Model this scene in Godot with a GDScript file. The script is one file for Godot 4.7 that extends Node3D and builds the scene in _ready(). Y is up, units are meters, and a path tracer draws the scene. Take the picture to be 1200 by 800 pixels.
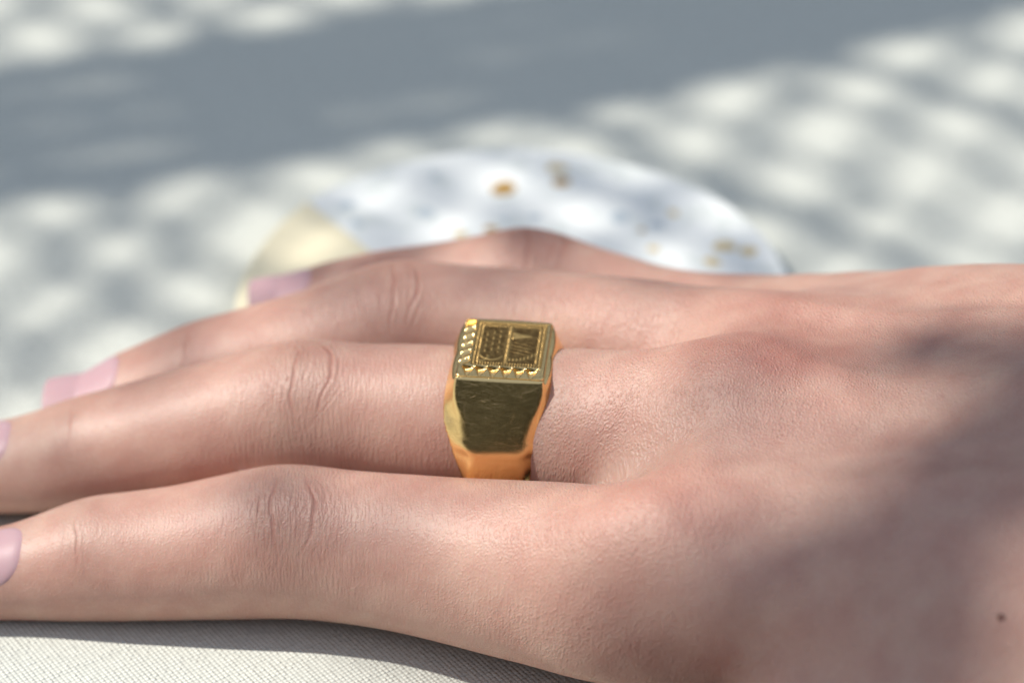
extends Node3D
# A close-up: a right hand lying on a linen cloth, a gold signet ring on its middle finger,
# a terrazzo coaster behind, all in dappled sun under a woven cane shade.
# Lengths below are millimetres; MM turns them into metres.

const MM := 0.001

# ---------------------------------------------------------------- helpers
func tag(o: Node, label: String, category: String, group := "") -> void:
	o.set_meta("label", label)
	o.set_meta("category", category)
	if group != "":
		o.set_meta("group", group)

func thing(called: String, at := Vector3.ZERO) -> Node3D:
	var o := Node3D.new()
	o.name = called
	o.position = at * MM
	add_child(o, true)
	return o

func mesh_node(called: String, m: Mesh, mat: Material, parent: Node) -> MeshInstance3D:
	var o := MeshInstance3D.new()
	o.name = called
	o.mesh = m
	o.material_override = mat
	parent.add_child(o, true)
	return o

func lin(r: float, g: float, b: float) -> Color:
	return Color(r, g, b).linear_to_srgb()

func sstep(a: float, b: float, x: float) -> float:
	var t := clampf((x - a) / (b - a), 0.0, 1.0)
	return t * t * (3.0 - 2.0 * t)

func smin(a: float, b: float, k: float) -> float:
	var h := maxf(k - absf(a - b), 0.0) / k
	return minf(a, b) - h * h * k * 0.25

func smax(a: float, b: float, k: float) -> float:
	return -smin(-a, -b, k)

func noise(s: int, freq: float, kind := FastNoiseLite.TYPE_SIMPLEX_SMOOTH, oct := 3) -> FastNoiseLite:
	var n := FastNoiseLite.new()
	n.seed = s
	n.frequency = freq
	n.noise_type = kind
	n.fractal_type = FastNoiseLite.FRACTAL_FBM if oct > 1 else FastNoiseLite.FRACTAL_NONE
	n.fractal_octaves = oct
	return n

# value at x of a smooth curve through rows [x, v0, v1, ...], column c
func curve_at(rows: Array, x: float, c: int) -> float:
	var n := rows.size()
	if x <= rows[0][0]:
		return rows[0][c]
	if x >= rows[n - 1][0]:
		return rows[n - 1][c]
	var i := 0
	while rows[i + 1][0] < x:
		i += 1
	var a: Array = rows[i]
	var b: Array = rows[i + 1]
	var h: float = b[0] - a[0]
	var m: float = (b[c] - a[c]) / h
	var ma := m
	var mb := m
	if i > 0:
		var p: float = (a[c] - rows[i - 1][c]) / (a[0] - rows[i - 1][0])
		ma = (p + m) * 0.5 if p * m > 0.0 else 0.0
	if i < n - 2:
		var q: float = (rows[i + 2][c] - b[c]) / (rows[i + 2][0] - b[0])
		mb = (q + m) * 0.5 if q * m > 0.0 else 0.0
	if m != 0.0:
		ma = clampf(ma / m, -3.0, 3.0) * m
		mb = clampf(mb / m, -3.0, 3.0) * m
	var t: float = (x - a[0]) / h
	var t2 := t * t
	var t3 := t2 * t
	return a[c] * (2.0 * t3 - 3.0 * t2 + 1.0) + ma * h * (t3 - 2.0 * t2 + t) + b[c] * (-2.0 * t3 + 3.0 * t2) + mb * h * (t3 - t2)

# surface nets: one vertex per cell that the surface crosses, one quad per crossed edge
func nets(f: PackedFloat32Array, nx: int, ny: int, nz: int, o: Vector3, h: float) -> Array:
	var verts := PackedVector3Array()
	var quads := PackedInt32Array()
	var id := PackedInt32Array()
	id.resize(nx * ny * nz)
	id.fill(-1)
	var sy := nz
	var sx := ny * nz
	for i in nx - 1:
		for j in ny - 1:
			var at := i * sx + j * sy
			for k in nz - 1:
				var p := at + k
				var a := f[p]
				var b := f[p + 1]
				var c := f[p + sy]
				var d := f[p + sy + 1]
				var e := f[p + sx]
				var g := f[p + sx + 1]
				var l := f[p + sx + sy]
				var m := f[p + sx + sy + 1]
				var s := int(a < 0.0) + int(b < 0.0) + int(c < 0.0) + int(d < 0.0) + int(e < 0.0) + int(g < 0.0) + int(l < 0.0) + int(m < 0.0)
				if s == 0 or s == 8:
					continue
				var sum := Vector3.ZERO
				var n := 0
				# edges along z, y, x
				if (a < 0.0) != (b < 0.0): sum += Vector3(0, 0, a / (a - b)); n += 1
				if (c < 0.0) != (d < 0.0): sum += Vector3(0, 1, c / (c - d)); n += 1
				if (e < 0.0) != (g < 0.0): sum += Vector3(1, 0, e / (e - g)); n += 1
				if (l < 0.0) != (m < 0.0): sum += Vector3(1, 1, l / (l - m)); n += 1
				if (a < 0.0) != (c < 0.0): sum += Vector3(0, a / (a - c), 0); n += 1
				if (b < 0.0) != (d < 0.0): sum += Vector3(0, b / (b - d), 1); n += 1
				if (e < 0.0) != (l < 0.0): sum += Vector3(1, e / (e - l), 0); n += 1
				if (g < 0.0) != (m < 0.0): sum += Vector3(1, g / (g - m), 1); n += 1
				if (a < 0.0) != (e < 0.0): sum += Vector3(a / (a - e), 0, 0); n += 1
				if (b < 0.0) != (g < 0.0): sum += Vector3(b / (b - g), 0, 1); n += 1
				if (c < 0.0) != (l < 0.0): sum += Vector3(c / (c - l), 1, 0); n += 1
				if (d < 0.0) != (m < 0.0): sum += Vector3(d / (d - m), 1, 1); n += 1
				id[p] = verts.size()
				verts.append(o + h * (Vector3(i, j, k) + sum / n))
	for i in range(1, nx - 1):
		for j in range(1, ny - 1):
			var at := i * sx + j * sy
			for k in range(1, nz - 1):
				var p := at + k
				if id[p] < 0:
					continue
				var a := f[p] < 0.0
				if a != (f[p + sx] < 0.0):
					if a: quads.append_array([id[p - sy - sz1()], id[p - sz1()], id[p], id[p - sy]])
					else: quads.append_array([id[p - sy - sz1()], id[p - sy], id[p], id[p - sz1()]])
				if a != (f[p + sy] < 0.0):
					if a: quads.append_array([id[p - sx - sz1()], id[p - sx], id[p], id[p - sz1()]])
					else: quads.append_array([id[p - sx - sz1()], id[p - sz1()], id[p], id[p - sx]])
				if a != (f[p + 1] < 0.0):
					if a: quads.append_array([id[p - sx - sy], id[p - sy], id[p], id[p - sx]])
					else: quads.append_array([id[p - sx - sy], id[p - sx], id[p], id[p - sy]])
	return [verts, quads]

func sz1() -> int:
	return 1

# every quad becomes four
func split_quads(verts: PackedVector3Array, quads: PackedInt32Array) -> Array:
	var v := verts.duplicate()
	var q := PackedInt32Array()
	var mid := {}
	for i in range(0, quads.size(), 4):
		var c := (verts[quads[i]] + verts[quads[i + 1]] + verts[quads[i + 2]] + verts[quads[i + 3]]) * 0.25
		var e := [0, 0, 0, 0]
		for k in 4:
			var a := quads[i + k]
			var b := quads[i + (k + 1) % 4]
			var key := (mini(a, b) << 32) | maxi(a, b)
			if mid.has(key):
				e[k] = mid[key]
			else:
				e[k] = v.size()
				mid[key] = v.size()
				v.append((verts[a] + verts[b]) * 0.5)
		var m := v.size()
		v.append(c)
		for k in 4:
			q.append_array([quads[i + k], e[k], m, e[(k + 3) % 4]])
	return [v, q]

# triangles wound clockwise seen from outside, and smooth normals that point outwards
func tris_of(quads: PackedInt32Array) -> PackedInt32Array:
	var t := PackedInt32Array()
	t.resize(quads.size() / 4 * 6)
	var n := 0
	for i in range(0, quads.size(), 4):
		t[n] = quads[i]; t[n + 1] = quads[i + 2]; t[n + 2] = quads[i + 1]
		t[n + 3] = quads[i]; t[n + 4] = quads[i + 3]; t[n + 5] = quads[i + 2]
		n += 6
	return t

func normals_of(v: PackedVector3Array, t: PackedInt32Array) -> PackedVector3Array:
	var n := PackedVector3Array()
	n.resize(v.size())
	for i in range(0, t.size(), 3):
		var a := t[i]
		var b := t[i + 1]
		var c := t[i + 2]
		var f := (v[c] - v[a]).cross(v[b] - v[a])
		n[a] += f
		n[b] += f
		n[c] += f
	for i in n.size():
		n[i] = n[i].normalized() if n[i].length_squared() > 1e-20 else Vector3.UP
	return n

func array_mesh(v: PackedVector3Array, t: PackedInt32Array, n: PackedVector3Array, uv: PackedVector2Array = PackedVector2Array(), col: PackedColorArray = PackedColorArray()) -> ArrayMesh:
	var a := []
	a.resize(Mesh.ARRAY_MAX)
	var vm := v.duplicate()
	for i in vm.size():
		vm[i] = vm[i] * MM
	a[Mesh.ARRAY_VERTEX] = vm
	a[Mesh.ARRAY_NORMAL] = n
	a[Mesh.ARRAY_INDEX] = t
	if uv.size():
		a[Mesh.ARRAY_TEX_UV] = uv
	if col.size():
		a[Mesh.ARRAY_COLOR] = col
	var m := ArrayMesh.new()
	m.add_surface_from_arrays(Mesh.PRIMITIVE_TRIANGLES, a)
	return m

# a grid of nu x nv points as a smooth sheet; wound so that its normals are those given by flip
func grid_mesh(p: PackedVector3Array, nu: int, nv: int, uv := PackedVector2Array(), col := PackedColorArray(), flip := false) -> ArrayMesh:
	var q := PackedInt32Array()
	for i in nu - 1:
		for j in nv - 1:
			var a := i * nv + j
			if flip:
				q.append_array([a, a + nv, a + nv + 1, a + 1])
			else:
				q.append_array([a, a + 1, a + nv + 1, a + nv])
	var t := tris_of(q)
	return array_mesh(p, t, normals_of(p, t), uv, col)

# ---------------------------------------------------------------- scene
func _ready() -> void:
	# camera
	var cam := Camera3D.new()
	cam.name = "camera"
	var att := CameraAttributesPhysical.new()
	att.frustum_near = 0.02
	att.frustum_far = 20.0
	cam.attributes = att
	add_child(cam)
	var pitch := deg_to_rad(32.0)
	cam.position = Vector3(0, 23.8 + 265.0 * sin(pitch), 265.0 * cos(pitch)) * MM
	cam.rotation = Vector3(-pitch, 0, 0)
	var half := atan(400.0 / 3047.0)
	att.frustum_focal_length = 12.0 / tan(half)
	att.frustum_focus_distance = 0.251
	att.exposure_aperture = att.frustum_focal_length / 6.0
	cam.current = true

	# sky and sun
	var env := Environment.new()
	env.background_mode = Environment.BG_SKY
	var sky := Sky.new()
	var sm := ProceduralSkyMaterial.new()
	sm.sky_top_color = Color(0.63, 0.685, 0.765)
	sm.sky_horizon_color = Color(0.80, 0.81, 0.82)
	sm.sky_curve = 0.2
	sm.ground_bottom_color = Color(0.25, 0.23, 0.2)
	sm.ground_horizon_color = Color(0.35, 0.34, 0.31)
	sm.sky_energy_multiplier = 1.07
	sky.sky_material = sm
	env.sky = sky
	env.tonemap_mode = Environment.TONE_MAPPER_LINEAR
	env.tonemap_exposure = 1.0
	env.sdfgi_enabled = true
	env.ssao_enabled = true
	env.ssil_enabled = true
	var we := WorldEnvironment.new()
	we.name = "world_environment"
	we.environment = env
	add_child(we)
	var sun := DirectionalLight3D.new()
	sun.name = "sun"
	sun.light_energy = 1.5
	sun.light_color = Color(1.0, 0.98, 0.94)
	sun.light_angular_distance = 0.55
	sun.shadow_enabled = true
	add_child(sun)
	sun.basis = Basis.looking_at(-SUN.normalized(), Vector3(0, 0, -1))

	build_hedge()
	build_cloth()
	build_shade()
	build_leaves()
	build_coaster()
	build_hand()
	build_ring()

const SUN := Vector3(-0.85, 1.0, -0.08)

# ---------------------------------------------------------------- cloth
func build_cloth() -> void:
	# plain weave, 40 x 40 threads to a tile
	var n := 640
	var th := 40
	var rng := RandomNumberGenerator.new()
	rng.seed = 11
	var wa := PackedFloat32Array()
	var wb := PackedFloat32Array()
	for i in th:
		wa.append(rng.randf_range(0.55, 1.0))
		wb.append(rng.randf_range(0.55, 1.0))
	var bytes := PackedByteArray()
	bytes.resize(n * n)
	var alb := PackedByteArray()
	alb.resize(n * n * 3)
	var px := n / th
	var slub := noise(5, 0.02).get_seamless_image(n, n).get_data()
	for y in n:
		for x in n:
			var sh: float = slub[y * n + x] / 255.0
			var i := x / px
			var j := y / px
			var u := (x % px + 0.5) / px - 0.5
			var v := (y % px + 0.5) / px - 0.5
			var h := 0.0
			if (i + j) % 2 == 0:
				h = wa[i] * sqrt(maxf(0.0, 1.0 - 3.6 * u * u)) * (0.55 + 0.45 * cos(v * PI))
			else:
				h = wb[j] * sqrt(maxf(0.0, 1.0 - 3.6 * v * v)) * (0.55 + 0.45 * cos(u * PI))
			h = clampf(h * (0.7 + 0.5 * sh), 0.0, 1.0)
			bytes[y * n + x] = int(h * 255)
			var c := 0.86 + 0.1 * h + 0.06 * (sh - 0.5)
			alb[(y * n + x) * 3] = int(clampf(c, 0, 1) * 255)
			alb[(y * n + x) * 3 + 1] = int(clampf(c, 0, 1) * 255)
			alb[(y * n + x) * 3 + 2] = int(clampf(c * 0.985, 0, 1) * 255)
	var m := StandardMaterial3D.new()
	m.resource_name = "linen"
	m.albedo_color = lin(0.82, 0.83, 0.785)
	m.albedo_texture = ImageTexture.create_from_image(Image.create_from_data(n, n, false, Image.FORMAT_RGB8, alb))
	m.roughness = 0.95
	m.metallic_specular = 0.2
	m.heightmap_enabled = true
	m.heightmap_texture = ImageTexture.create_from_image(Image.create_from_data(n, n, false, Image.FORMAT_L8, bytes))
	m.heightmap_scale = 0.024
	var tile := th * 0.47
	# the sheet: fine where the camera looks, coarse further off
	var xs := [-700.0, -500.0, -350.0, -220.0]
	for i in 91:
		xs.append(-135.0 + i * 3.0)
	xs.append_array([220.0, 350.0, 500.0, 700.0])
	var zs := [-800.0, -600.0, -450.0, -330.0]
	for i in 101:
		zs.append(-220.0 + i * 3.0)
	zs.append_array([140.0, 220.0, 350.0, 500.0])
	var und := noise(8, 0.02, FastNoiseLite.TYPE_SIMPLEX_SMOOTH, 2)
	var p := PackedVector3Array()
	var uv := PackedVector2Array()
	for x in xs:
		for z in zs:
			var y := -0.15 + 0.35 * und.get_noise_2d(x, z)
			p.append(Vector3(x, y, z))
			uv.append(Vector2(x, z).rotated(0.62) / tile)
	var o := mesh_node("tablecloth", grid_mesh(p, xs.size(), zs.size(), uv), m, self)
	tag(o, "off-white woven linen tablecloth under the hand and the coaster", "tablecloth")

# ---------------------------------------------------------------- cane shade overhead
func build_shade() -> void:
	var m := StandardMaterial3D.new()
	m.resource_name = "pale cane"
	m.albedo_color = lin(0.55, 0.47, 0.34)
	m.roughness = 0.6
	var height := 620.0
	var off := SUN * height   # straight up the sunbeams from the cloth
	var root := thing("woven_shade_screen", off)
	var b := Vector3(10.8, 0, 10.6)
	var c := Vector3(-7.0, 0, 13.8)
	var rng := RandomNumberGenerator.new()
	rng.seed = 4
	var node0 := Vector3(25.7, 0, -98.6)
	var bx := func(st: SurfaceTool, p0: Vector3, p1: Vector3, w: float, t: float, y: float):
		var d := (p1 - p0).normalized()
		var s := Vector3(-d.z, 0, d.x) * w * 0.5
		var u := Vector3(0, t * 0.5, 0)
		var base := Vector3(0, y, 0)
		var q := [p0 - s - u, p0 + s - u, p0 + s + u, p0 - s + u, p1 - s - u, p1 + s - u, p1 + s + u, p1 - s + u]
		for f in [[0, 1, 2, 3], [5, 4, 7, 6], [4, 0, 3, 7], [1, 5, 6, 2], [3, 2, 6, 7], [4, 5, 1, 0]]:
			for k in [0, 2, 1, 0, 3, 2]:
				st.add_vertex((base + q[f[k]]) * MM)
	# the screen stops at a front edge; strips run only as far as that
	var st := SurfaceTool.new()
	st.begin(Mesh.PRIMITIVE_TRIANGLES)
	for way in 2:
		var along := b if way == 0 else c
		var over := c if way == 0 else b
		for i in range(-22, 23):
			var o := node0 + over * (i + rng.randf_range(-0.2, 0.2))
			var wide := 3.0 * rng.randf_range(0.6, 1.4)
			var ph := rng.randf() * TAU
			var was := Vector3.ZERO
			for k in range(-40, 41):
				var p := o + along * 0.5 * k + over * (0.07 * sin(k * 0.7 + ph) + rng.randf_range(-0.03, 0.03))
				if k > -40 and maxf(p.z, was.z) < -20.0:
					bx.call(st, was, p + (p - was) * 0.04, wide * rng.randf_range(0.8, 1.25), 1.2, 0.8 - 1.6 * way)
				was = p
	st.generate_normals()
	var s := mesh_node("woven_strips", st.commit(), m, root)
	s.set_meta("kind", "stuff")
	st = SurfaceTool.new()
	st.begin(Mesh.PRIMITIVE_TRIANGLES)
	for lane in 4:
		var prev := Vector3.ZERO
		var cut := 0.0
		for i in 40:
			var x := -260.0 + i * 14.0
			var z := -134.0 + 11.2 * lane - 0.42 * x - 0.0009 * x * x
			var p := Vector3(x, 0, z)
			if i:
				bx.call(st, prev, p - (p - prev) * cut, 10.0 * rng.randf_range(0.8, 1.08), 3.0, 0.0)
			cut = rng.randf_range(-0.04, 0.16)
			prev = p
	st.generate_normals()
	mesh_node("rail", st.commit(), m, root)
	tag(root, "woven cane shade screen with a broad curved rail, overhead, casting the dappled light", "shade screen")

# ---------------------------------------------------------------- leaves that shade the back of the hand
func build_leaves() -> void:
	var m := StandardMaterial3D.new()
	m.resource_name = "green leaf"
	m.albedo_color = lin(0.06, 0.11, 0.03)
	m.roughness = 0.5
	m.backlight_enabled = true
	m.backlight = lin(0.1, 0.2, 0.04)
	var up := 900.0
	var root := thing("leafy_twig", SUN * up)
	tag(root, "leafy twig overhead that dapples the fingers and shades the back of the hand", "twig")
	# each leaf: the spot it shades at the hand's height, length, width, turn
	var rng := RandomNumberGenerator.new()
	rng.seed = 31
	for l in [[-36, 16, -6, 14, 8], [-34, 14, -17, 12, 8], [-18, 22, -15, 12, 7], [-11, 22, -4, 10, 6], [-1, 23, -14, 12, 7], [-22, 14, 15, 12, 7], [-8, 10, 23, 9, 5], [18, 24, -13, 12, 8],
		[40, 33, 12, 24, 10], [51, 33, 20, 24, 15], [31, 20, 41, 44, 12], [40, 16, 47, 50, 16], [51, 27, 34, 34, 17], [13, 12, 41, 24, 10], [22, 30, 15, 12, 6], [3, 22, 10, 8, 6], [-48, 9, 3, 12, 7]]:
		var spot := Vector3(l[0], l[1], l[2])
		var at: Vector3 = spot - SUN * l[1]     # straight along the sunbeam
		var p := PackedVector3Array()
		for i in 15:
			var f := i / 14.0
			var w: float = l[4] * 0.62 * pow(sin(PI * pow(f, 0.8)), 0.8) + 0.3
			for j in 7:
				var g := j / 3.0 - 1.0
				p.append(Vector3((f - 0.5) * l[3], 1.5 * absf(g) * w * 0.15 - 4.0 * f * f, g * w))
		var leaf := mesh_node("leaf", grid_mesh(p, 15, 7), m, root)
		leaf.position = at * MM
		leaf.rotation = Vector3(rng.randf_range(-0.3, 0.3), rng.randf_range(-0.25, 0.35), rng.randf_range(-0.2, 0.2))
	var twig := PackedVector3Array()
	for i in 30:
		var f := i / 29.0
		var c := Vector3(-20.0 + 100.0 * f, 3.0 + 6.0 * sin(f * 3.0), 26.0 - 8.0 * sin(f * 5.0))
		for j in 9:
			var a := j * TAU / 8.0
			twig.append(c + Vector3(0, cos(a), sin(a)) * (0.8 + 0.8 * f))
	mesh_node("stem", grid_mesh(twig, 30, 9), m, root)

# ---------------------------------------------------------------- coaster
func disc_outline(a: float) -> float:
	return 33.8 + 0.45 * sin(a * 3.0 + 0.6) - 0.5 * sin(a * 2.0 + 1.0) + 0.2 * sin(a * 7.0)

func build_coaster() -> void:
	var at := Vector3(0.2, 0.4, -46.0)
	var root := thing("terrazzo_coaster", at)
	tag(root, "round white terrazzo coaster with amber flecks and a beige segment, behind the hand", "coaster")
	var top := 3.2
	# the seam between the two castings, in the coaster's own axes
	var s0 := Vector2(-24.9, -64.2) - Vector2(at.x, at.z)
	var sd := (Vector2(-16.8, -52.3) - Vector2(-24.9, -64.2)).normalized()
	var sn := Vector2(sd.y, -sd.x)
	var poly := PackedVector2Array()
	for i in 160:
		var a := i * TAU / 160.0
		poly.append(Vector2(cos(a), sin(a)) * disc_outline(a))
	var big := 200.0
	var side := func(s: float) -> PackedVector2Array:
		return PackedVector2Array([s0 - sd * big + sn * 0.03 * s, s0 + sd * big + sn * 0.03 * s, s0 + sd * big + sn * big * s, s0 - sd * big + sn * big * s])
	var white := StandardMaterial3D.new()
	white.resource_name = "white terrazzo"
	white.albedo_color = lin(0.84, 0.845, 0.82)
	white.roughness = 0.55
	var nt := NoiseTexture2D.new()
	nt.noise = noise(21, 0.02, FastNoiseLite.TYPE_SIMPLEX_SMOOTH, 4)
	nt.width = 256
	nt.height = 256
	nt.seamless = true
	var g := Gradient.new()
	g.offsets = PackedFloat32Array([0.0, 0.3, 0.42, 1.0])
	g.colors = PackedColorArray([Color(0.88, 0.895, 0.90), Color(0.95, 0.96, 0.96), Color(0.99, 0.995, 1.0), Color(1, 1, 1)])
	nt.color_ramp = g
	white.albedo_texture = nt
	white.uv1_triplanar = true
	white.uv1_scale = Vector3(22, 22, 22)
	var beige := StandardMaterial3D.new()
	beige.resource_name = "beige casting"
	beige.albedo_color = lin(0.80, 0.72, 0.52)
	beige.roughness = 0.5
	for k in 2:
		var cut: Array = Geometry2D.intersect_polygons(poly, side.call(1.0 if k == 0 else -1.0))
		var shape: PackedVector2Array = cut[0]
		mesh_node("white_casting" if k == 0 else "beige_casting", slab(shape, 0.0, top, 0.4, s0, sd), white if k == 0 else beige, root)
	# chips set flush in the surface, a hair proud
	var amber := StandardMaterial3D.new()
	amber.resource_name = "amber chip"
	amber.albedo_color = lin(0.42, 0.24, 0.05)
	amber.roughness = 0.35
	var pale := amber.duplicate()
	pale.albedo_color = lin(0.70, 0.56, 0.32)
	var grey := amber.duplicate()
	grey.albedo_color = lin(0.55, 0.61, 0.65)
	var rng := RandomNumberGenerator.new()
	rng.seed = 77
	var spots := [[-1.1, -69.4, 1.9, amber], [5.9, -75.0, 1.5, pale], [6.3, -71.0, 1.5, amber], [26.4, -54.4, 1.3, pale], [24.6, -50.6, 1.3, pale], [29.3, -53.4, 1.2, pale],
		[-6.4, -57.6, 0.9, pale], [-2.7, -58.9, 1.0, amber], [-21.2, -65.3, 1.3, grey], [-19.6, -60.6, 1.0, grey], [-11.0, -63.0, 1.2, grey], [13.5, -62.0, 1.5, grey], [18.0, -60.0, 1.1, grey], [20.5, -63.0, 0.8, pale], [3.0, -62.0, 0.9, grey], [17.5, -54.0, 0.9, pale]]
	for i in 16:
		var a := rng.randf() * TAU
		var r := sqrt(rng.randf()) * 30.0
		spots.append([at.x + cos(a) * r, at.z + sin(a) * r, rng.randf_range(0.4, 0.9), [amber, pale, grey, grey][rng.randi() % 4]])
	for sp in spots:
		var c := Vector2(sp[0] - at.x, sp[1] - at.z)
		if (c - s0).dot(sn) < sp[2] + 0.3:
			continue
		var chip := PackedVector2Array()
		var ph := rng.randf() * TAU
		for i in 7:
			var a := i * TAU / 7.0 + ph
			chip.append(c + Vector2(cos(a), sin(a)) * sp[2] * rng.randf_range(0.65, 1.25))
		mesh_node("chip", slab(chip, top - 0.5, top + 0.05, 0.02), sp[3], root)

# a flat slab with a chamfered upper edge
func slab(outline: PackedVector2Array, y0: float, y1: float, ch: float, seam := Vector2.INF, seam_dir := Vector2.ZERO) -> ArrayMesh:
	var area := 0.0
	for i in outline.size():
		area += outline[i].cross(outline[(i + 1) % outline.size()])
	if area < 0.0:
		outline.reverse()
	var st := SurfaceTool.new()
	st.begin(Mesh.PRIMITIVE_TRIANGLES)
	st.set_smooth_group(-1)
	var n := outline.size()
	var inner: PackedVector2Array = PackedVector2Array()
	for i in n:
		var e := (outline[(i + 1) % n] - outline[(i + n - 1) % n]).normalized()
		var on_seam := seam != Vector2.INF and absf((outline[i] - seam).cross(seam_dir)) < 0.2
		inner.append(outline[i] + Vector2(-e.y, e.x) * (0.03 if on_seam else ch))
	var v := func(p: Vector2, y: float): st.add_vertex(Vector3(p.x, y, p.y) * MM)
	for i in n:
		var j := (i + 1) % n
		var rows := [[outline[i], outline[j], y0, outline[i], outline[j], y1 - ch], [outline[i], outline[j], y1 - ch, inner[i], inner[j], y1]]
		for r in rows:
			v.call(r[0], r[2]); v.call(r[1], r[2]); v.call(r[4], r[5])
			v.call(r[0], r[2]); v.call(r[4], r[5]); v.call(r[3], r[5])
	var t := Geometry2D.triangulate_polygon(inner)
	for i in range(0, t.size(), 3):
		var a := inner[t[i]]
		var b := inner[t[i + 1]]
		var c := inner[t[i + 2]]
		if (b - a).cross(c - a) < 0.0:
			var s := b
			b = c
			c = s
		v.call(a, y1); v.call(b, y1); v.call(c, y1)
	st.generate_normals()
	return st.commit()

# ---------------------------------------------------------------- hand
# Each ray (pinky, ring, middle, index, thumb) runs along x: rows of [x, y, z, half width, half height].
var RAYS := [
	[[-29.5, 7.8, -32.0, 4.4, 3.9], [-25.0, 8.6, -31.0, 5.0, 4.3], [-21.6, 9.5, -30.6, 5.4, 4.8], [-16.6, 10.6, -29.8, 5.8, 5.3], [-5.8, 12.6, -29.2, 6.0, 5.6], [2.0, 13.6, -28.6, 6.6, 6.1], [11.5, 12.4, -25.5, 6.3, 6.2], [20.0, 11.2, -21.5, 7.2, 7.0], [30.0, 11.6, -17.0, 9.0, 8.4], [52.0, 19.0, -2.5, 10.5, 10.5], [84.0, 23.0, 12.0, 13.0, 14.0]],
	[[-50.5, 5.0, -13.9, 4.6, 4.2], [-47.0, 5.8, -14.1, 5.0, 4.5], [-43.2, 7.2, -14.6, 5.6, 5.0], [-35.4, 10.0, -14.2, 6.5, 5.9], [-24.2, 13.0, -14.8, 6.9, 6.3], [-13.5, 15.4, -15.9, 7.6, 7.1], [-3.7, 16.0, -14.6, 7.3, 7.0], [10.0, 17.0, -10.0, 7.6, 7.5], [27.0, 17.6, -2.0, 9.3, 9.2], [52.0, 20.5, 13.0, 11.5, 12.0], [84.0, 24.0, 26.0, 14.0, 15.0]],
	[[-65.0, 4.6, -5.0, 4.8, 4.2], [-54.8, 5.4, -4.2, 5.4, 4.8], [-46.4, 8.0, -2.8, 6.3, 5.8], [-35.9, 11.0, -2.0, 7.0, 6.6], [-22.2, 14.2, -1.2, 7.5, 7.5], [-15.9, 15.0, 0.2, 7.3, 7.4], [-8.2, 15.5, 1.9, 7.7, 7.8], [-0.9, 16.0, 3.6, 7.8, 7.7], [7.0, 17.3, 6.8, 8.6, 8.4], [13.0, 18.4, 9.3, 8.7, 9.0], [22.0, 19.6, 13.0, 9.6, 10.8], [34.0, 18.8, 19.5, 9.8, 10.8], [52.0, 20.5, 27.0, 10.5, 13.0], [84.0, 23.0, 38.0, 14.0, 15.0]],
	[[-60.5, 3.3, 13.0, 4.6, 4.2], [-52.2, 3.7, 12.4, 5.0, 4.7], [-43.9, 5.0, 12.0, 6.3, 6.1], [-34.7, 6.2, 12.3, 7.0, 6.7], [-23.3, 8.0, 13.0, 7.6, 7.7], [-15.4, 8.9, 15.1, 7.7, 7.7], [0.0, 11.3, 22.0, 8.9, 8.7], [8.0, 13.2, 26.4, 9.4, 9.6], [15.0, 15.2, 30.0, 9.4, 10.4], [24.0, 16.2, 33.8, 9.2, 10.2], [34.0, 17.8, 37.0, 9.2, 10.6], [52.0, 19.5, 41.0, 9.2, 12.0], [84.0, 22.0, 47.0, 12.0, 14.0]],
	[[-6.0, 6.0, 47.0, 5.0, 4.6], [2.0, 7.0, 49.0, 7.2, 6.4], [20.0, 7.5, 53.0, 8.6, 7.5], [36.0, 8.5, 51.5, 9.4, 8.6], [56.0, 11.0, 50.0, 11.0, 11.0], [84.0, 19.0, 48.0, 13.0, 14.0]],
]
const TIPLEN := [5.0, 5.5, 6.0, 6.0, 7.0]
const TX0 := -66.0
const TDX := 0.25
var TN := 0
var table := PackedFloat32Array()   # per x step: 5 rays x (y, z, hw, hh), then 4 blend widths
const TS := 24

func build_table() -> void:
	TN = int((86.0 - TX0) / TDX) + 2
	table.resize(TN * TS)
	for i in TN:
		var x := TX0 + i * TDX
		for r in 5:
			var rows: Array = RAYS[r]
			var hw := curve_at(rows, x, 3)
			var hh := curve_at(rows, x, 4)
			var f := 1.0
			var tip: float = rows[0][0]
			if x < tip:
				f = 0.0
			elif x < tip + TIPLEN[r]:
				var q: float = (tip + TIPLEN[r] - x) / TIPLEN[r]
				f = sqrt(maxf(0.0, 1.0 - q * q))
			table[i * TS + r * 4] = curve_at(rows, x, 1) - (1.0 - f) * 0.8
			table[i * TS + r * 4 + 1] = curve_at(rows, x, 2)
			table[i * TS + r * 4 + 2] = hw * f
			table[i * TS + r * 4 + 3] = hh * f
		table[i * TS + 20] = lerpf(0.8, 15.0, sstep(16.0, 34.0, x))   # pinky - ring
		table[i * TS + 21] = lerpf(0.8, 16.0, sstep(8.0, 26.0, x))    # ring - middle
		table[i * TS + 22] = lerpf(0.8, 18.0, sstep(4.0, 19.0, x))    # middle - index
		table[i * TS + 23] = lerpf(0.8, 20.0, sstep(12.0, 34.0, x))  # index - thumb

var rd := PackedFloat32Array([0, 0, 0, 0, 0])

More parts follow.
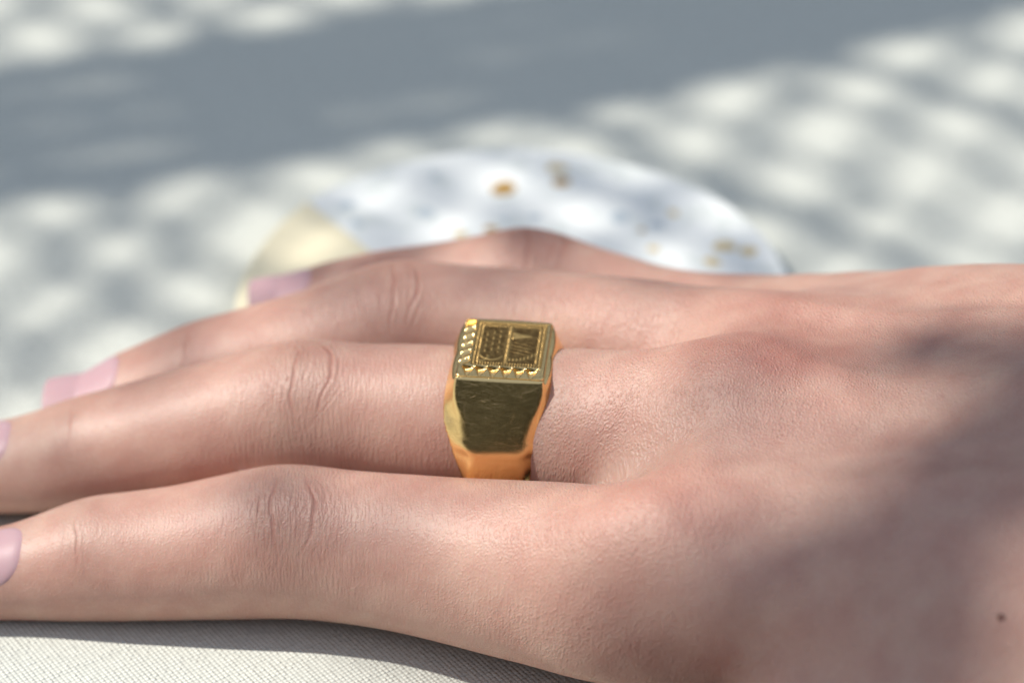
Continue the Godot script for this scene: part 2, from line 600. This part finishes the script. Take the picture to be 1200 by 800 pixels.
func hand_d(p: Vector3) -> float:
	var fx := clampf((p.x - TX0) / TDX, 0.0, TN - 2.0)
	var i := int(fx)
	var t := fx - i
	var a := i * TS
	var b := a + TS
	for r in 5:
		var k := r * 4
		var hw := lerpf(table[a + k + 2], table[b + k + 2], t)
		if hw < 0.3:
			rd[r] = 50.0
			continue
		var hh := lerpf(table[a + k + 3], table[b + k + 3], t)
		var u := (p.z - lerpf(table[a + k + 1], table[b + k + 1], t)) / hw
		var v := (p.y - lerpf(table[a + k], table[b + k], t)) / hh
		rd[r] = (sqrt(u * u + v * v) - 1.0) * hh
	var d := smin(rd[0], rd[1], table[a + 20])
	d = smin(d, rd[2], table[a + 21])
	d = smin(d, rd[3], table[a + 22])
	return smin(d, rd[4], table[a + 23])

func hand_field(o: Vector3, h: float, nx: int, ny: int, nz: int) -> PackedFloat32Array:
	var f := PackedFloat32Array()
	f.resize(nx * ny * nz)
	f.fill(9.0)
	for i in nx:
		var x := o.x + i * h
		if x > 83.0:
			continue
		var a := clampi(int(round((x - TX0) / TDX)), 0, TN - 1) * TS
		for j in ny:
			var y := o.y + j * h
			var at := (i * ny + j) * nz
			for k in nz:
				var z := o.z + k * h
				var d := 50.0
				for r in 5:
					var hw := table[a + r * 4 + 2]
					if hw < 0.3:
						continue
					var u := z - table[a + r * 4 + 1]
					if absf(u) > hw + 20.0:
						continue
					var hh := table[a + r * 4 + 3]
					u /= hw
					var v := (y - table[a + r * 4]) / hh
					var e := (sqrt(u * u + v * v) - 1.0) * hh
					if r == 0:
						d = e
					else:
						var kk := table[a + 19 + r]
						var g := kk - absf(d - e)
						d = minf(d, e) - (g * g * 0.25 / kk if g > 0.0 else 0.0)
				f[at + k] = d
	return f

const PIP := [2.0, -13.5, -22.2, -23.1]
const DIP := [-15.0, -35.6, -46.2, -43.0]
const SKIN_W := 2048
const SKIN_H := 1664
const SKIN_PX := 12.8   # pixels per mm, u along x from -66, v round the fingers from -58

func skin_uv(x: float, v: float) -> Vector2:
	return Vector2((x + 66.0) * SKIN_PX / SKIN_W, (v + 58.0) * SKIN_PX / SKIN_H)

func skin_textures() -> Array:
	var w := SKIN_W
	var h := SKIN_H
	var cell := noise(31, 0.33, FastNoiseLite.TYPE_CELLULAR, 1)
	cell.cellular_return_type = FastNoiseLite.RETURN_DISTANCE2_SUB
	cell.domain_warp_enabled = true
	cell.domain_warp_amplitude = 6.0
	cell.domain_warp_frequency = 0.06
	var a := cell.get_image(w, int(h / 1.45))
	a.resize(w, h, Image.INTERPOLATE_CUBIC)
	var net := a.get_data()
	var across := noise(32, 0.26, FastNoiseLite.TYPE_SIMPLEX_SMOOTH, 2).get_image(w, h / 7)
	across.resize(w, h, Image.INTERPOLATE_CUBIC)
	var fold := across.get_data()
	var fine := noise(33, 0.35, FastNoiseLite.TYPE_SIMPLEX_SMOOTH, 2).get_image(w, h).get_data()
	var big := noise(34, 0.012, FastNoiseLite.TYPE_SIMPLEX_SMOOTH, 3).get_image(w, h).get_data()
	var bytes := PackedByteArray()
	bytes.resize(w * h)
	var wx := PackedFloat32Array()
	var wn := PackedFloat32Array()
	for x in w:
		var mm := x / SKIN_PX - 66.0
		var m := 0.0
		for r in 4:
			m += 0.5 * exp(-pow((mm - PIP[r]) / 7.0, 2.0))
		wx.append(clampf(0.16 + 0.75 * m + 0.2 * sstep(-14.0, 2.0, mm), 0.0, 1.0) * (1.0 - 0.4 * sstep(12.0, 30.0, mm)))
		wn.append(0.20 + 0.1 * m + 0.55 * sstep(-12.0, 12.0, mm))
	for y in h:
		var at := y * w
		for x in w:
			var p := at + x
			var b: float = big[p] * 0.0039
			var v := 70.0 + net[p] * wn[x] * (0.6 + 0.8 * b) + (fold[p] - 128) * 0.40 * wx[x] + (fine[p] - 128) * 0.13
			bytes[p] = clampi(int(v), 0, 255)
	# colour: faint mottling, darker and redder in the folds
	var cw := w / 2
	var chh := h / 2
	var col := PackedByteArray()
	col.resize(cw * chh * 3)
	var mot := noise(35, 0.03, FastNoiseLite.TYPE_SIMPLEX_SMOOTH, 4).get_image(cw, chh).get_data()
	for y in chh:
		for x in cw:
			var q: float = (mot[y * cw + x] - 128) / 128.0
			var nn: float = (net[y * 2 * w + x * 2] - 90) / 255.0
			var p := (y * cw + x) * 3
			col[p] = clampi(int(236 + 8 * q + 14 * nn), 0, 255)
			col[p + 1] = clampi(int(233 + 13 * q + 22 * nn), 0, 255)
			col[p + 2] = clampi(int(232 + 13 * q + 24 * nn), 0, 255)
	# creases over the finger joints
	var rng := RandomNumberGenerator.new()
	rng.seed = 9
	for r in 4:
		for joint in 2:
			var x0: float = PIP[r] if joint == 0 else DIP[r]
			var zc := curve_at(RAYS[r], x0, 2)
			var rad := curve_at(RAYS[r], x0, 3)
			var roll: float = [0.2, 0.4, 0.45, 0.55][r]
			var lines := 64 if joint == 0 else 18
			for l in lines:
				var main := l < (2 if joint == 0 else 1)
				var span := rng.randf_range(-3.6, 5.2) if joint == 0 else rng.randf_range(-1.6, 2.0)
				if main:
					span = [0.2, 3.6][l] if joint == 0 else 0.0
				span += rng.randf_range(-0.7, 0.7)
				var deep := (200.0 if main else rng.randf_range(18.0, 58.0)) * (1.0 if joint == 0 else 0.6)
				var wide := rng.randf_range(1.6, 2.3) if main else rng.randf_range(1.0, 1.8)
				var mid := roll + (0.0 if main else rng.randf_range(-0.5, 0.5))
				var ext := (rng.randf_range(0.6, 0.8) if main else rng.randf_range(0.12, 0.45)) * (1.0 if joint == 0 else 0.7)
				var bend := span * 0.6 + rng.randf_range(-0.5, 0.5)
				var wob := rng.randf() * TAU
				var steps := int(ext * 2.0 * rad * SKIN_PX)
				for s in steps:
					var q := (s * 2.0 / steps - 1.0)
					var th := mid + q * ext
					var v := zc + rad * th
					var xx := x0 + span - bend * (th - roll) * (th - roll) * 1.6 + 0.22 * sin(th * 5.0 + wob) + 0.10 * sin(th * 13.0 + wob * 2.0)
					var fade := 1.0 - q * q
					var cx := (xx + 66.0) * SKIN_PX
					var cy := int((v + 58.0) * SKIN_PX)
					if cy < 0 or cy >= h:
						continue
					for dx in range(-11, 12):
						var px := int(cx) + dx
						var e := (px - cx) / wide
						var g := exp(-e * e) * fade
						if px < 0 or px >= w:
							continue
						var p := cy * w + px
						bytes[p] = clampi(int(bytes[p] - deep * (0.48 * g - 0.2 * exp(-pow((absf(px - cx) - 2.6 * wide) / (1.3 * wide), 2.0)) * fade)), 0, 255)
						if cy % 2 == 0 and px % 2 == 0:
							var c := (cy / 2 * cw + px / 2) * 3
							var k := deep * g * (0.10 if main else 0.09)
							col[c] = clampi(int(col[c] - k), 0, 255)
							col[c + 1] = clampi(int(col[c + 1] - k * 2.0), 0, 255)
							col[c + 2] = clampi(int(col[c + 2] - k * 2.2), 0, 255)
	# freckles
	for fr in [[35.0, 30.5, 0.5, 16.0], [18.0, 18.0, 0.35, 14.0], [40.0, 22.0, 0.4, 14.0]]:
		var cx := int((fr[0] + 66.0) * SKIN_PX / 2.0)
		var cy := int((fr[1] + 58.0) * SKIN_PX / 2.0)
		for dy in range(-8, 9):
			for dx in range(-8, 9):
				var g: float = exp(-(dx * dx + dy * dy) / pow(fr[2] * SKIN_PX * 0.4, 2.0)) * fr[3]
				var c := ((cy + dy) * cw + cx + dx) * 3
				col[c] = clampi(int(col[c] - g * 0.7), 0, 255)
				col[c + 1] = clampi(int(col[c + 1] - g), 0, 255)
				col[c + 2] = clampi(int(col[c + 2] - g), 0, 255)
	return [ImageTexture.create_from_image(Image.create_from_data(w, h, false, Image.FORMAT_L8, bytes)), ImageTexture.create_from_image(Image.create_from_data(cw, chh, false, Image.FORMAT_RGB8, col))]

func build_hand() -> void:
	build_table()
	var t0 := Time.get_ticks_msec()
	var h := 0.8
	var o := Vector3(-66.4, -1.4, -44.0)
	var nx := int((85.5 - o.x) / h)
	var ny := int((42.0 - o.y) / h)
	var nz := int((66.0 - o.z) / h)
	var got := nets(hand_field(o, h, nx, ny, nz), nx, ny, nz, o, h)
	got = split_quads(got[0], got[1])
	var v: PackedVector3Array = got[0]
	var t := tris_of(got[1])
	var lump := noise(41, 0.09, FastNoiseLite.TYPE_SIMPLEX_SMOOTH, 2)
	for pass_ in 2:
		var sum := PackedVector3Array()
		sum.resize(v.size())
		var cnt := PackedInt32Array()
		cnt.resize(v.size())
		for i in range(0, t.size(), 3):
			var c := v[t[i]] + v[t[i + 1]] + v[t[i + 2]]
			for k in 3:
				sum[t[i + k]] += c
				cnt[t[i + k]] += 3
		for i in v.size():
			if cnt[i]:
				v[i] = v[i].lerp(sum[i] / cnt[i], 0.7)
		var n := normals_of(v, t)
		for i in v.size():
			if v[i].x < 82.0:
				v[i] -= n[i] * clampf(hand_d(v[i]), -0.5, 0.5) * 0.9
	var n := normals_of(v, t)
	var uv := PackedVector2Array()
	uv.resize(v.size())
	var col := PackedColorArray()
	col.resize(v.size())
	var blot := noise(42, 0.05, FastNoiseLite.TYPE_SIMPLEX_SMOOTH, 3)
	var vein := noise(43, 0.035, FastNoiseLite.TYPE_SIMPLEX_SMOOTH, 1)
	for i in v.size():
		var p := v[i]
		hand_d(p)
		var least := minf(minf(rd[0], rd[1]), minf(minf(rd[2], rd[3]), rd[4]))
		var a := clampi(int((p.x - TX0) / TDX), 0, TN - 1) * TS
		var sum := 0.0
		var vv := 0.0
		var joint := 0.0
		var tipred := 0.0
		for r in 5:
			var w := exp(-(rd[r] - least) / 1.6)
			if w < 0.002:
				continue
			var hw := table[a + r * 4 + 2]
			var hh := table[a + r * 4 + 3]
			var th := atan2((p.z - table[a + r * 4 + 1]) / maxf(hw, 0.1), (p.y - table[a + r * 4]) / maxf(hh, 0.1))
			vv += w * (table[a + r * 4 + 1] + th * curve_at(RAYS[r], p.x, 3))
			sum += w
			if r < 4:
				var up := maxf(0.0, cos(th - 0.2))
				joint += w * up * (exp(-pow((p.x - PIP[r] - 0.6) / 4.4, 2.0)) + 0.6 * exp(-pow((p.x - DIP[r]) / 3.0, 2.0)))
				tipred += w * (0.35 * sstep(-0.1, -0.9, cos(th)) + 0.8 * sstep(12.0, 2.0, p.x - RAYS[r][0][0]))
		uv[i] = skin_uv(p.x, vv / sum)
		joint /= sum
		tipred /= sum
		# knuckle redness over the metacarpal heads
		var mcp := 0.0
		for q in [[25.0, 12.0, 6.5, 1.3], [14.0, 27.0, 6.0, 0.6], [28.0, -1.0, 6.0, 0.6], [20.5, 33.5, 4.0, 0.6]]:
			mcp += q[3] * exp(-(pow((p.x - q[0]) / (q[2] * 1.3), 2.0) + pow((p.z - q[1]) / q[2], 2.0)))
		var b := blot.get_noise_3dv(p)
		var red := clampf(0.3 * joint + 0.75 * mcp + 0.7 * tipred + 0.4 * b + 0.25 * blot.get_noise_3dv(p * 4.0), -0.3, 1.3)
		var blue := sstep(0.12, 0.0, absf(vein.get_noise_2d(p.x * 0.5 + 7.0, p.z))) * sstep(15.0, 30.0, p.x) * 0.25
		var c := Vector3(0.605, 0.37, 0.298)
		c *= Vector3(1.0 - 0.12 * red, 1.0 - 0.30 * red, 1.0 - 0.31 * red)
		c *= Vector3.ONE - Vector3(0.15, 0.10, 0.10) * minf(joint, 1.0)
		c *= Vector3(1.0 - 0.12 * blue, 1.0 - 0.04 * blue, 1.0 + 0.02 * blue)
		c *= 1.0 + 0.06 * b
		col[i] = Color(c.x, c.y, c.z)
		var form := 0.28 * minf(joint, 1.0)
		if p.y > 8.0 and p.x > -6.0:
			# knuckle heads, the hollows behind and between them, and the tendons that run back from them
			for q in [[10.0, 29.5, 6.5, 5.0, 1.0], [21.0, 36.0, 6.5, 4.0, -0.9], [22.0, 12.5, 7.0, 5.5, 0.7], [13.5, 20.5, 6.0, 2.6, -0.7], [17.0, 3.0, 7.0, 3.0, -0.6], [26.0, -2.0, 7.0, 5.0, 0.6], [33.0, 24.5, 9.0, 3.5, -0.5], [36.0, 5.0, 10.0, 4.0, -0.4]]:
				form += q[4] * exp(-pow((p.x - q[0]) / q[2], 2.0) - pow((p.z - q[1]) / q[3], 2.0))
			for q in [[13.0, 0.42], [-2.0, 0.45], [30.0, 0.3]]:
				var mid_z: float = q[0] + (p.x - 24.0) * q[1]
				form += 0.4 * exp(-pow((p.z - mid_z) / 1.8, 2.0)) * sstep(24.0, 32.0, p.x)
		v[i] = p + n[i] * (form + 0.16 * lump.get_noise_3dv(p) * (0.3 + sstep(0.0, 20.0, p.x)) )
	n = normals_of(v, t)
	var tex := skin_textures()
	var m := StandardMaterial3D.new()
	m.resource_name = "skin"
	m.vertex_color_use_as_albedo = true
	m.albedo_texture = tex[1]
	m.roughness = 0.49
	m.metallic_specular = 0.5
	m.heightmap_enabled = true
	m.heightmap_texture = tex[0]
	m.heightmap_scale = 0.019
	m.subsurf_scatter_enabled = true
	m.subsurf_scatter_strength = 0.24
	var root := thing("hand")
	tag(root, "bare right hand lying palm down on the cloth with fingers to the left", "hand")
	mesh_node("skin", array_mesh(v, t, n, uv, col), m, root)
	# nails
	var nm := StandardMaterial3D.new()
	nm.resource_name = "nail"
	nm.albedo_color = lin(0.50, 0.31, 0.335)
	nm.roughness = 0.42
	nm.metallic_specular = 0.32
	nm.subsurf_scatter_enabled = true
	nm.subsurf_scatter_strength = 0.12
	for s in [[0, -22.6, -30.2, 0.12], [1, -42.4, -51.2, 0.25], [2, -52.4, -63.5, 0.25], [3, -48.6, -61.0, 0.48]]:
		mesh_node("nail", nail(s[0], s[1], s[2], s[3]), nm, root)
	# mole near the wrist
	var best := Vector3.ZERO
	for p in v:
		if absf(p.x - 41.65) < 0.5 and absf(p.z - 48.9) < 0.5 and p.y > best.y:
			best = p
	var mm := StandardMaterial3D.new()
	mm.resource_name = "mole"
	mm.albedo_color = lin(0.12, 0.045, 0.03)
	mm.roughness = 0.5
	var dome := SphereMesh.new()
	dome.radius = 0.33 * MM
	dome.height = 0.44 * MM
	dome.radial_segments = 16
	dome.rings = 8
	mesh_node("mole", dome, mm, root).position = best * MM
	print("hand ", v.size(), " vertices ", Time.get_ticks_msec() - t0, " ms")

func nail(r: int, x_fold: float, x_tip: float, roll: float) -> ArrayMesh:
	var nu := 26
	var nv := 31
	var p := PackedVector3Array()
	var rows: Array = RAYS[r]
	for i in nu:
		var f := i / (nu - 1.0)
		for j in nv:
			var g := j / (nv - 1.0) * 2.0 - 1.0
			var x := lerpf(x_fold, x_tip, f) - (2.6 * pow(absf(g), 3.0) + 0.4 * g * g) * (1.0 - 1.3 * f)
			var th := roll + g * lerpf(0.86, 0.92, f)
			var off := 0.14 + 0.1 * f
			off -= 0.5 * pow(absf(g), 6.0) * (1.0 - 0.4 * f)
			if f < 0.12:
				off -= 0.45 * pow(1.0 - f / 0.12, 2.0)
			var xs := maxf(x, rows[0][0] + TIPLEN[r] * 0.55)
			p.append(Vector3(x, curve_at(rows, xs, 1) - 0.5 * f * f + (curve_at(rows, xs, 4) * (1.0 - 0.09 * f * f) + off) * cos(th), curve_at(rows, xs, 2) + (curve_at(rows, xs, 3) * (1.0 - 0.06 * f * f) + off) * sin(th)))
	# free edge turns down and back under
	for j in nv:
		p.append(p[(nu - 1) * nv + j] + Vector3(0.05, -0.35, 0))
	for j in nv:
		p.append(p[(nu - 1) * nv + j] + Vector3(3.0, -0.9, 0))
	return grid_mesh(p, nu + 2, nv, PackedVector2Array(), PackedColorArray(), true)

# ---------------------------------------------------------------- ring
# Own axes: x along the finger, y out through the plate, z round towards the camera; origin at the finger's centre.
const RING := [  # degrees from the plate: half width, half width of the flat, radius at the rim, outer radius
	[0.0, 5.3, 4.4, 8.2, 9.7], [27.0, 5.65, 4.3, 8.1, 10.9], [50.0, 5.85, 3.5, 8.0, 9.37], [61.0, 5.5, 3.0, 8.0, 9.2], [69.0, 4.95, 2.8, 8.05, 9.3], [74.0, 4.55, 2.4, 8.2, 9.3], [85.0, 3.85, 2.7, 8.4, 9.3], [110.0, 2.9, 2.0, 8.5, 9.2], [180.0, 2.2, 1.4, 8.6, 9.2]]
var ring_tab := PackedFloat32Array()

func ring_d(p: Vector3) -> float:
	var r := sqrt(p.y * p.y + p.z * p.z)
	var a := rad_to_deg(atan2(absf(p.z), p.y)) * 2.0
	var i := clampi(int(a), 0, 359)
	var t := a - i
	var k := i * 4
	var w := lerpf(ring_tab[k], ring_tab[k + 4], t)
	var sf := lerpf(ring_tab[k + 1], ring_tab[k + 5], t)
	var re := lerpf(ring_tab[k + 2], ring_tab[k + 6], t)
	var ro := lerpf(ring_tab[k + 3], ring_tab[k + 7], t)
	var slope := (ro - re) / (w - sf)
	var flank := (r - re - slope * (w - absf(p.x))) / sqrt(1.0 + slope * slope)
	var d := smax(flank, absf(p.x) - w, 0.3)
	d = smax(d, r - ro - 0.4 * clampf((150.0 - a) / 24.0, 0.0, 1.0), 0.25)
	d = smax(d, p.y - (9.15 if absf(p.z) < 4.8 else 9.66), 0.12)
	var down := 0.8745 * p.y - 0.485 * absf(p.z) - 1.6
	d = smax(d, 0.485 * p.y + 0.8745 * absf(p.z) - 9.27 + 0.006 * p.x * p.x + 0.005 * down * down, 0.26)
	return smax(d, 8.0 - r, 0.4)

func build_ring() -> void:
	for i in 362:
		for c in 4:
			ring_tab.append(curve_at(RING, i * 0.5, c + 1))
	var h := 0.24
	var o := Vector3(-6.3, -9.7, -9.9)
	var nx := int(12.6 / h) + 1
	var ny := int(19.8 / h) + 1
	var nz := int(19.8 / h) + 1
	var f := PackedFloat32Array()
	f.resize(nx * ny * nz)
	for i in nx:
		for j in ny:
			for k in nz:
				var p := o + Vector3(i, j, k) * h
				var r2 := p.y * p.y + p.z * p.z
				f[(i * ny + j) * nz + k] = 1.0 if r2 < 54.0 or r2 > 136.0 else ring_d(p)
	var got := nets(f, nx, ny, nz, o, h)
	got = split_quads(got[0], got[1])
	var v: PackedVector3Array = got[0]
	var t := tris_of(got[1])
	for pass_ in 3:
		var n := normals_of(v, t)
		for i in v.size():
			v[i] -= n[i] * clampf(ring_d(v[i]), -0.1, 0.1) * 0.9
	var gold := StandardMaterial3D.new()
	gold.resource_name = "worn gold"
	gold.albedo_color = lin(0.92, 0.64, 0.28)
	gold.metallic = 1.0
	gold.roughness = 0.19
	gold.heightmap_enabled = true
	gold.heightmap_texture = scratches()
	gold.heightmap_scale = 0.0018
	gold.uv1_triplanar = true
	gold.uv1_scale = Vector3(110, 110, 110)
	var root := thing("signet_ring", Vector3(-0.7, 16.0, 3.7))
	root.rotation = Vector3(deg_to_rad(4.0), deg_to_rad(-6.0), 0)
	tag(root, "worn gold signet ring with an engraved rectangular plate, on the middle finger", "ring")
	mesh_node("band", array_mesh(v, t, normals_of(v, t)), gold, root)
	# the plate: a notched gold border round a darkened engraved panel
	var grain := noise(61, 0.9, FastNoiseLite.TYPE_SIMPLEX_SMOOTH, 3)
	var border_mat: StandardMaterial3D = gold.duplicate()
	border_mat.resource_name = "notched gold"
	border_mat.roughness = 0.2
	var panel_mat := StandardMaterial3D.new()
	panel_mat.resource_name = "engraved gold"
	panel_mat.vertex_color_use_as_albedo = true
	panel_mat.metallic = 1.0
	panel_mat.roughness = 0.45
	for k in 2:
		var lo := Vector2(-4.47, -4.95) if k == 0 else PANEL_A
		var hi := Vector2(4.47, 4.95) if k == 0 else PANEL_B
		var nu := int((hi.x - lo.x) / 0.045) + 1
		var nv := int((hi.y - lo.y) / 0.045) + 1
		var p := PackedVector3Array()
		var col := PackedColorArray()
		for i in nu:
			for j in nv:
				var s := lerpf(lo.x, hi.x, i / (nu - 1.0))
				var q := lerpf(lo.y, hi.y, j / (nv - 1.0))
				if k == 0:
					p.append(border_point(s, q))
				else:
					var e := engraving(s, q, grain)
					p.append(Vector3(s, 9.70 + e.x, q))
					var g := Vector3(0.92, 0.62, 0.24).lerp(Vector3(0.17, 0.098, 0.036), e.y)
					col.append(Color(g.x, g.y, g.z))
		mesh_node("notched_border" if k == 0 else "engraved_panel", grid_mesh(p, nu, nv, PackedVector2Array(), col), border_mat if k == 0 else panel_mat, root)

const PANEL_A := Vector2(-3.1, -4.6)
const PANEL_B := Vector2(4.0, 2.95)

func border_point(s: float, q: float) -> Vector3:
	var half := Vector2(4.42, 4.9)
	var mid := Vector2.ZERO
	var cr := 0.55
	var c := Vector2(s, q) - mid
	var e := c.abs() - half + Vector2(cr, cr)
	var out := Vector2(maxf(e.x, 0.0), maxf(e.y, 0.0)).length() + minf(maxf(e.x, e.y), 0.0) - cr
	var h := 0.0
	if out > 0.0:
		var m := Vector2(maxf(e.x, 0.0), maxf(e.y, 0.0)).normalized() * (-out)
		return Vector3(s + m.x * signf(c.x), 9.0, q + m.y * signf(c.y))
	if out > -0.2 and absf(s) > 4.0:
		h -= pow((out + 0.2) / 0.2, 2.0) * 0.14
	# inside the panel the border dips out of sight
	var ins := minf(minf(s - PANEL_A.x, PANEL_B.x - s), minf(q - PANEL_A.y, PANEL_B.y - q))
	if ins > 0.06:
		return Vector3(s, 9.45, q)
	# cut notches: V cuts along the front edge, slanted scoops along the tip side
	if q > 3.0 and q < 4.86 and s > -3.9 and s < 3.75:
		var u := fposmod((s + 3.9) / 1.27, 1.0)
		var z := clampf((q - 3.1) / 1.7, 0.0, 1.0)
		var win := clampf((0.54 * (1.0 - 0.9 * z) - absf(u - 0.5)) * 7.0, 0.0, 1.0)
		h -= win * (0.16 + 0.42 * (1.0 - u) + 0.2 * z) * clampf((q - 3.0) * 5.0, 0.0, 1.0)
	elif s < -3.2 and q > -4.6 and q < 2.95:
		var u := fposmod((q + 4.6) / 1.32 + (s + 3.3) * 0.2, 1.0)
		var z := clampf((-3.2 - s) / 1.1, 0.0, 1.0)
		h -= (0.6 * (1.0 - pow(sin(PI * u), 0.7)) + 0.3 * z) * minf(1.0, z * 5.0)
	return Vector3(s, 9.70 + h, q)

# fine hair scratches, drawn one by one
func scratches() -> ImageTexture:
	var n := 1024
	var b := PackedByteArray()
	b.resize(n * n)
	b.fill(200)
	var rng := RandomNumberGenerator.new()
	rng.seed = 52
	for k in 1200:
		var x := rng.randf() * n
		var y := rng.randf() * n
		var a := rng.randf_range(-0.5, 0.5) + (PI * 0.5 if k % 3 == 0 else 0.0)
		var deep := rng.randi_range(15, 70) if k > 9 else 150
		var dx := cos(a)
		var dy := sin(a)
		for s in rng.randi_range(20, 160):
			x += dx
			y += dy
			a += 0.004
			var p := posmod(int(y), n) * n + posmod(int(x), n)
			b[p] = maxi(0, b[p] - deep)
			p = posmod(int(y) + 1, n) * n + posmod(int(x), n)
			b[p] = maxi(0, b[p] - deep / 2)
	return ImageTexture.create_from_image(Image.create_from_data(n, n, false, Image.FORMAT_L8, b))

func seg(p: Vector2, a: Vector2, b: Vector2) -> float:
	var t := clampf((p - a).dot(b - a) / (b - a).length_squared(), 0.0, 1.0)
	return p.distance_to(a + (b - a) * t)

# (height, patina) of the panel at s along the finger, q towards the camera
func engraving(s: float, q: float, grain: FastNoiseLite) -> Vector2:
	var a := PANEL_A
	var b := PANEL_B
	var c := Vector2(s, q)
	var gn := grain.get_noise_2d(s * 1.3, q * 1.3)
	var wear := 0.75 + 0.5 * gn
	var ins := minf(minf(s - a.x, b.x - s), minf(q - a.y, b.y - q))
	var h := -0.10 - 0.03 * gn
	var dark := 0.9
	if ins < 0.1:
		return Vector2(-0.02, 0.6)
	# two lines of beading round it
	for k in 2:
		var g := exp(-pow((ins - 0.26 - 0.36 * k) / 0.11, 2.0))
		var along := s if minf(q - a.y, b.y - q) < minf(s - a.x, b.x - s) else q
		var bead := (0.5 + 0.5 * cos(along * TAU / 0.27)) * wear
		h += 0.10 * g * bead
		dark -= 0.8 * g * bead
	if ins > 0.75:
		# beaded divider
		var g := exp(-pow(absf(s - 0.35) / 0.19, 2.0)) * (0.6 + 0.4 * cos(q * TAU / 0.24)) * wear
		h += 0.11 * g
		dark -= 0.85 * g
		if s < 0.05:
			# upright bars above a low scroll
			var bars := pow(maxf(0.0, cos((s + 1.25) * TAU / 0.66)), 2.0) * sstep(0.7, 0.3, q) * sstep(-3.4, -3.0, q)
			bars *= clampf(0.55 + 0.6 * sin(q * TAU / 0.95 + floor(s * 1.5) * 2.3), 0.0, 1.0) * wear
			h += 0.09 * bars
			dark -= 0.75 * bars
			for sc in [[-1.2, 0.5, 1.25], [-2.2, 1.3, 0.7]]:
				var d := absf(c.distance_to(Vector2(sc[0], sc[1])) - sc[2])
				var g2 := exp(-pow(d / 0.13, 2.0)) * sstep(0.7, 1.2, q) * wear
				h += 0.07 * g2
				dark -= 0.55 * g2
		elif s > 0.65:
			# a pennant at the far end, a curved row of strokes nearer
			var edge := 0.6 * clampf((2.9 - s) / 2.2, 0.0, 1.0) - absf(q + 2.4)
			var tri := sstep(0.0, 0.12, edge) * wear
			h += 0.10 * tri
			dark -= 0.85 * tri
			var arc := absf(c.distance_to(Vector2(0.8, -1.4)) - 3.0)
			var g3 := exp(-pow(arc / 0.24, 2.0)) * sstep(0.0, 0.6, q) * (0.5 + 0.5 * cos(s * TAU / 0.36)) * wear
			h += 0.09 * g3
			dark -= 0.8 * g3
			var hat := maxf(0.0, cos((q - s * 0.3) * TAU / 0.55)) * sstep(-1.6, -1.2, q) * sstep(0.9, 0.5, q) * sstep(3.0, 2.4, s)
			h += 0.03 * hat
			dark -= 0.12 * hat
	return Vector2(h, clampf(dark + 0.18 * gn, 0.0, 1.0))

# ---------------------------------------------------------------- hedge behind the camera, seen only in the gold
func build_hedge() -> void:
	var m := StandardMaterial3D.new()
	m.resource_name = "dark leaves"
	m.albedo_color = lin(0.062, 0.07, 0.028)
	m.metallic_specular = 0.15
	m.roughness = 0.7
	var leaf := PackedVector3Array()
	for i in 5:
		for j in 3:
			var f := i / 4.0
			var w := sin(PI * clampf(f, 0.04, 0.96)) * 18.0
			leaf.append(Vector3((j - 1) * w, -6.0 * f * f + 3.0 * absf(j - 1.0), f * 70.0))
	var mm := MultiMesh.new()
	mm.transform_format = MultiMesh.TRANSFORM_3D
	mm.mesh = grid_mesh(leaf, 5, 3)
	mm.instance_count = 24000
	var rng := RandomNumberGenerator.new()
	rng.seed = 23
	for i in mm.instance_count:
		var at := Vector3(rng.randf_range(-2.6, 2.6), rng.randf_range(-0.75, 0.95), 1.35 + 0.5 * pow(rng.randf(), 0.8))
		at.y += 0.08 * sin(at.x * 5.0)
		mm.set_instance_transform(i, Transform3D(Basis.from_euler(Vector3(rng.randf_range(-1.2, 1.2), rng.randf() * TAU, rng.randf_range(-1.0, 1.0))).scaled(Vector3.ONE * rng.randf_range(0.7, 1.5)), at))
	var labels := ["dark green leafy hedge mirrored in the front facet of the gold ring", "dark green leafy hedge mirrored in the engraved top of the gold ring"]
	for k in 2:
		var o := MultiMeshInstance3D.new()
		o.name = "hedge"
		o.multimesh = mm
		o.material_override = m
		o.rotation.y = PI * k
		o.position = Vector3(0, 0.5, -0.4) * k
		add_child(o, true)
		o.set_meta("kind", "stuff")
		tag(o, labels[k], "hedge")
